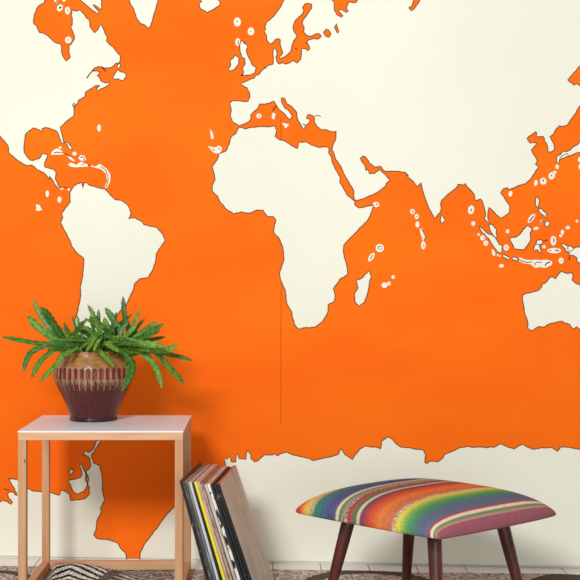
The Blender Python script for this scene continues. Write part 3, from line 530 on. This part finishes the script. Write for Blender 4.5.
for k, (t, c1, c2, sc, lo, hi, tc_, fc, lab) in enumerate(REC):
    t *= 1.02
    th = th0 + dth * k
    up = Vector((0, 0, math.cos(th))) - nv * math.sin(th); tv = nv * math.cos(th) + Vector((0, 0, math.sin(th)))
    hh = SL * (random.uniform(.982, 1.0) if k not in (0, 12) else 1)
    bm = box_bm((0, 0, 0), (t, .297, hh), min(.0014, t * .3), 2)
    jit = random.uniform(-.004, .003) if k not in (0, 12) else 0
    M = Matrix((tv, dv, up)).transposed().to_4x4()
    spine = sleeve_mat('sleeve_spine', c1, c2, sc, lo, hi)
    topm = mat('sleeve_edge', srgb(*tc_), .7, .15, noise=((40, 40, 40), srgb(*[v * .8 for v in tc_]), .4, .7, 3))
    if k == 12:
        face = mat('worn_beige_cover', srgb(196, 184, 168), .42, .35, noise=((10, 20, 7), srgb(172, 158, 140), .38, .68, 6))
    else: face = mat('sleeve_face', srgb(*fc), .5, .3)
    me = bpy.data.meshes.new('record_album'); bm.normal_update()
    for f in bm.faces:
        n = f.normal
        f.material_index = 0 if n.y < -.6 else (1 if abs(n.z) > .6 or n.y > .6 else (2 if abs(n.x) > .9 else (0 if n.y < -.2 else 1)))
    bm.to_mesh(me); bm.free()
    ob = link('record_album', me, [spine, topm, face])
    ob.matrix_world = Matrix.Translation(P + dv * jit) @ M
    tag(ob, lab, 'record', 'record albums leaning in a row against the table')
    if k == 12:     # printed patch of pale lettering-like strokes on the worn cover
        sv, sf = [], []
        for q in range(5):
            y0 = .085 + q * .026; zz0 = .19 + random.uniform(-.01, .01); zz1 = zz0 + random.uniform(.04, .06)
            b = len(sv); sv += [(t + .0002, y0, zz0), (t + .0002, y0 + .010, zz0 - .004), (t + .0002, y0 + .012, zz1), (t + .0002, y0 + .003, zz1 + .004)]; sf.append((b, b + 1, b + 2, b + 3))
        pa = pydata('cover_print', sv, sf, [mat('faded_cream_print', srgb(232, 216, 186), .5, .3, noise=((60, 60, 30), srgb(186, 170, 150), .4, .6, 3))], ob)
        pa['label'] = 'faded cream strokes printed on the cover'
    step = t / math.cos(th) + (SL + .002) * math.sin(dth) / math.cos(th) + .0004
    P = P + nv * step

# ------------------------------------------------------------------ stool
SD = 2.77
ncor = at(441, 541, SD); zb = ncor.z
side_a, side_b = 0.458, 0.44
ang = math.radians(40.5); SH = math.cos(math.radians(94))
eb = Vector((math.cos(ang), math.sin(ang), 0)); ea = Vector((math.cos(ang + math.radians(94)), math.sin(ang + math.radians(94)), 0))
cen = Vector((ncor.x, SD, 0)) + eb * side_b / 2 + ea * side_a / 2
cen.x -= 0.002
stool = thing('footstool', 'low square footstool with rainbow striped woven seat and splayed dark wood legs', 'stool', (cen.x, cen.y, RUG), ang)
# local axes: x along eb (stripes run this way), y along ea
HS = side_a / 2; HB = side_b / 2; HD = 0.062
def prof_pos(q):            # q in -1..1  -> plan position with slightly rounded corners
    return math.sin(q * math.pi / 2)
N = 150
def seat_z(u, v):
    f = max(1 - abs(u) ** 3.8, 0) * max(1 - abs(v) ** 3.8, 0)
    return HD * (f ** 0.43) * (1 - .10 * (u * u + v * v))
# arc length across the stripes through the middle
arc = [0.0]; M_ = 400
for i in range(1, M_ + 1):
    a, b = prof_pos(-1 + 2 * (i - 1) / M_), prof_pos(-1 + 2 * i / M_)
    arc.append(arc[-1] + math.hypot((b - a) * HS, seat_z(0, b) - seat_z(0, a)))
RB = [  # stripe table by image position along the left front edge, left corner -> near corner
 (296, (206, 70, 50)), (300, (222, 92, 52)), (304, (240, 150, 60)), (308, (246, 200, 84)), (312.5, (236, 200, 100)), (314, 'dots'), (318.8, (110, 150, 110)), (321, (60, 136, 112)), (326, (58, 124, 128)), (331, (70, 104, 140)), (337, (72, 84, 138)), (344, (86, 80, 130)), (346, (236, 222, 196)), (348.4, (100, 140, 84)), (352, 'check'), (357.6, (176, 60, 70)), (361, (206, 76, 84)), (364.4, (84, 120, 84)), (367.5, (226, 208, 176)), (371, (128, 70, 96)), (375, (160, 64, 80)), (379, (208, 70, 52)), (385, (226, 96, 50)), (391, (236, 134, 62)), (397, (222, 120, 62)), (402, (214, 120, 84)), (404, 'dots2'), (407.5, (240, 206, 96)), (411, (226, 216, 92)), (415, (150, 190, 84)), (420, (80, 160, 92)), (425, (70, 140, 110)), (430, (84, 112, 138)), (440, (104, 106, 138))]
def stripe(s, along):
    c = stripe_raw(s, along); g = srgb(150, 132, 118)
    return tuple(c[i] * .90 + g[i] * .10 for i in range(3)) + (1,)
def stripe_raw(s, along):
    # s: 0 at the left corner edge of the seat top, 1 at the near edge
    p = 297 + (441 - 297) * s
    c = None
    for i in range(len(RB)):
        if p < RB[i][0] or i == len(RB) - 1:
            lo_ = RB[max(i - 1, 0)]; hi_ = RB[i]; break
    if p >= RB[-1][0]:
        # the wrapped near edge
        q = p - 440
        seq = [(1.5, (110, 106, 140)), (3.2, (196, 70, 70)), (6.2, (240, 226, 200)), (9.5, (128, 148, 96)), (11, (200, 150, 140)), (60, (166, 92, 110))]
        for e, col in seq:
            if q < e: return srgb(*col)
        return srgb(166, 92, 110)
    a, b = lo_[1], hi_[1]
    k = int(along * 170)
    if a == 'dots': return srgb(228, 214, 176) if (k + int(p * 1.2)) % 2 else srgb(130, 130, 100)
    if a == 'dots2': return srgb(236, 220, 190) if (k + int(p * 1.1)) % 2 else srgb(170, 110, 70)
    if a == 'check': return srgb(214, 196, 176) if (k + int(p * .9)) % 2 else srgb(84, 60, 62)
    hard = any(abs(lo_[0] - h) < .1 for h in (346, 348.4, 357.6, 364.4, 367.5, 371))
    if isinstance(b, str): b = a
    t = 0 if hard or lo_ is hi_ else (p - lo_[0]) / (hi_[0] - lo_[0])
    return srgb(*[a[i] + (b[i] - a[i]) * t for i in range(3)])
Rc = 0.045
vs, fs, cols = [], [], []
def plan(u, v):
    # square with slightly bowed sides and rounded corners
    r = 1 - 0.035 * (u * u * v * v) ** 1.5
    return (u * HB + SH * v * HS) * r, v * HS * r
for j in range(N + 1):
    qv = -1 + 2 * j / N; v = prof_pos(qv)
    # stripe coordinate from arc length; v=+1 is the far-left side, v=-1 near side
    f = j / N * M_; ii = min(int(f), M_ - 1); al = arc[ii] + (arc[ii + 1] - arc[ii]) * (f - ii)
    drop = 0.055                    # length of cloth hanging on each side
    sfrac = (arc[-1] - al - 0.030) / (arc[-1] - 0.030 - drop)
    for i in range(N + 1):
        u = prof_pos(-1 + 2 * i / N)
        x, y = plan(u, v)
        vs.append((x, y, zb - RUG + 0.010 + seat_z(u, v)))
        cols.append(stripe(sfrac, i / N))
for j in range(N):
    for i in range(N):
        a = j * (N + 1) + i; fs.append((a, a + 1, a + N + 2, a + N + 1))
# tucked skirt: down 1 cm and under
per = [i for i in range(N + 1)] + [j * (N + 1) + N for j in range(1, N + 1)] + [N * (N + 1) + i for i in range(N - 1, -1, -1)] + [j * (N + 1) for j in range(N - 1, 0, -1)]
prev = per
for dz, sc in ((-.006, 1.004), (-.010, .985), (-.0105, .9)):
    cur = []
    for p in per:
        x, y, z = vs[p]; cur.append(len(vs)); vs.append((x * sc, y * sc, zb - RUG + 0.010 + dz)); cols.append(cols[p])
    n = len(per)
    for k in range(n): fs.append((prev[k], cur[k], cur[(k + 1) % n], prev[(k + 1) % n]))
    prev = cur
CLOTH = mat('striped_woven_cloth', (1, 1, 1, 1), .85, .1, attr='pattern', noise=((700, 160, 300), srgb(224, 218, 212), .42, .66, 2), bump=((900, 900, 900), .25, .001))
seat = pydata('seat', vs, fs, [CLOTH], stool, True, cols=cols)
seat['label'] = 'cushioned seat in multicoloured serape striped cloth'
bm = box_bm((-HB * .8, -HS * .8, zb - RUG - .006), (HB * .8, HS * .8, zb - RUG + .004), .004)
from_bm('seat_base', bm, BLACKB, stool)
def stool_leg(sx, sy):
    vs, fs = [], []
    topz = zb - RUG - .005; tp = Vector((sx * .122 + SH * sy * .13, sy * .13, topz)); bt = Vector((sx * .158 + SH * sy * .17, sy * .172, .0))
    if sx > 0 and sy > 0: tp += Vector((-.012, .012, 0)); bt += Vector((-.014, .014, 0))
    ns = 20; prof_ = [(0, .0175), (.1, .0172), (.35, .0160), (.7, .0135), (.96, .0115), (1, .0105)]
    for t, r in prof_:
        c = tp.lerp(bt, t)
        for k in range(ns):
            a = 2 * math.pi * k / ns; vs.append((c.x + r * math.cos(a), c.y + r * math.sin(a), c.z))
    for j in range(len(prof_) - 1):
        for k in range(ns):
            a = j * ns + k; b = j * ns + (k + 1) % ns; fs.append((a, a + ns, b + ns, b))
    fs.append(tuple(range(ns))); fs.append(tuple(range((len(prof_) - 1) * ns + ns - 1, (len(prof_) - 1) * ns - 1, -1)))
    return pydata('leg', vs, fs, [MAHOG], stool, True)
for sx, sy in ((-1, -1), (1, -1), (1, 1), (-1, 1)): stool_leg(sx, sy)

# ------------------------------------------------------------------ light
wd = bpy.data.worlds.new('room_light'); scn.world = wd; wd.use_nodes = True
bg = wd.node_tree.nodes['Background']; bg.inputs[0].default_value = (1.0, 1.0, 0.99, 1); bg.inputs[1].default_value = 0.40
def area(name, loc, target, size, power, col=(1, .995, .98)):
    l = bpy.data.lights.new(name, 'AREA'); l.shape = 'RECTANGLE'; l.size = size[0]; l.size_y = size[1]; l.energy = power; l.color = col
    ob = bpy.data.objects.new(name, l); C.objects.link(ob); ob.location = loc
    ob.rotation_euler = (Vector(target) - Vector(loc)).to_track_quat('-Z', 'Y').to_euler(); return ob
area('studio_softbox', (-1.4, -1.1, 2.75), (-.35, 3.6, 0.7), (1.1, .8), 205)
area('added_front_fill', (.9, -1.2, .6), (.55, 3.5, 0.15), (2.0, 1.0), 36)  # added fill lamp behind the camera, lifts the lower wall and right side

# ------------------------------------------------------------------ camera
cam = bpy.data.cameras.new('camera'); co = bpy.data.objects.new('camera', cam); C.objects.link(co)
co.location = (0, 0, CAMZ); co.rotation_euler = (math.pi / 2, 0, 0)
cam.sensor_width = 36; cam.sensor_fit = 'HORIZONTAL'; cam.lens = F / 580 * 36
cam.shift_x = (290 - PX) / 580; cam.shift_y = -(290 - PY) / 580
cam.clip_start = .05
scn.camera = co
vsn = scn.view_settings
vsn.view_transform = 'Standard'; vsn.look = 'None'; vsn.gamma = 1; vsn.use_curve_mapping = False; vsn.exposure = -0.32
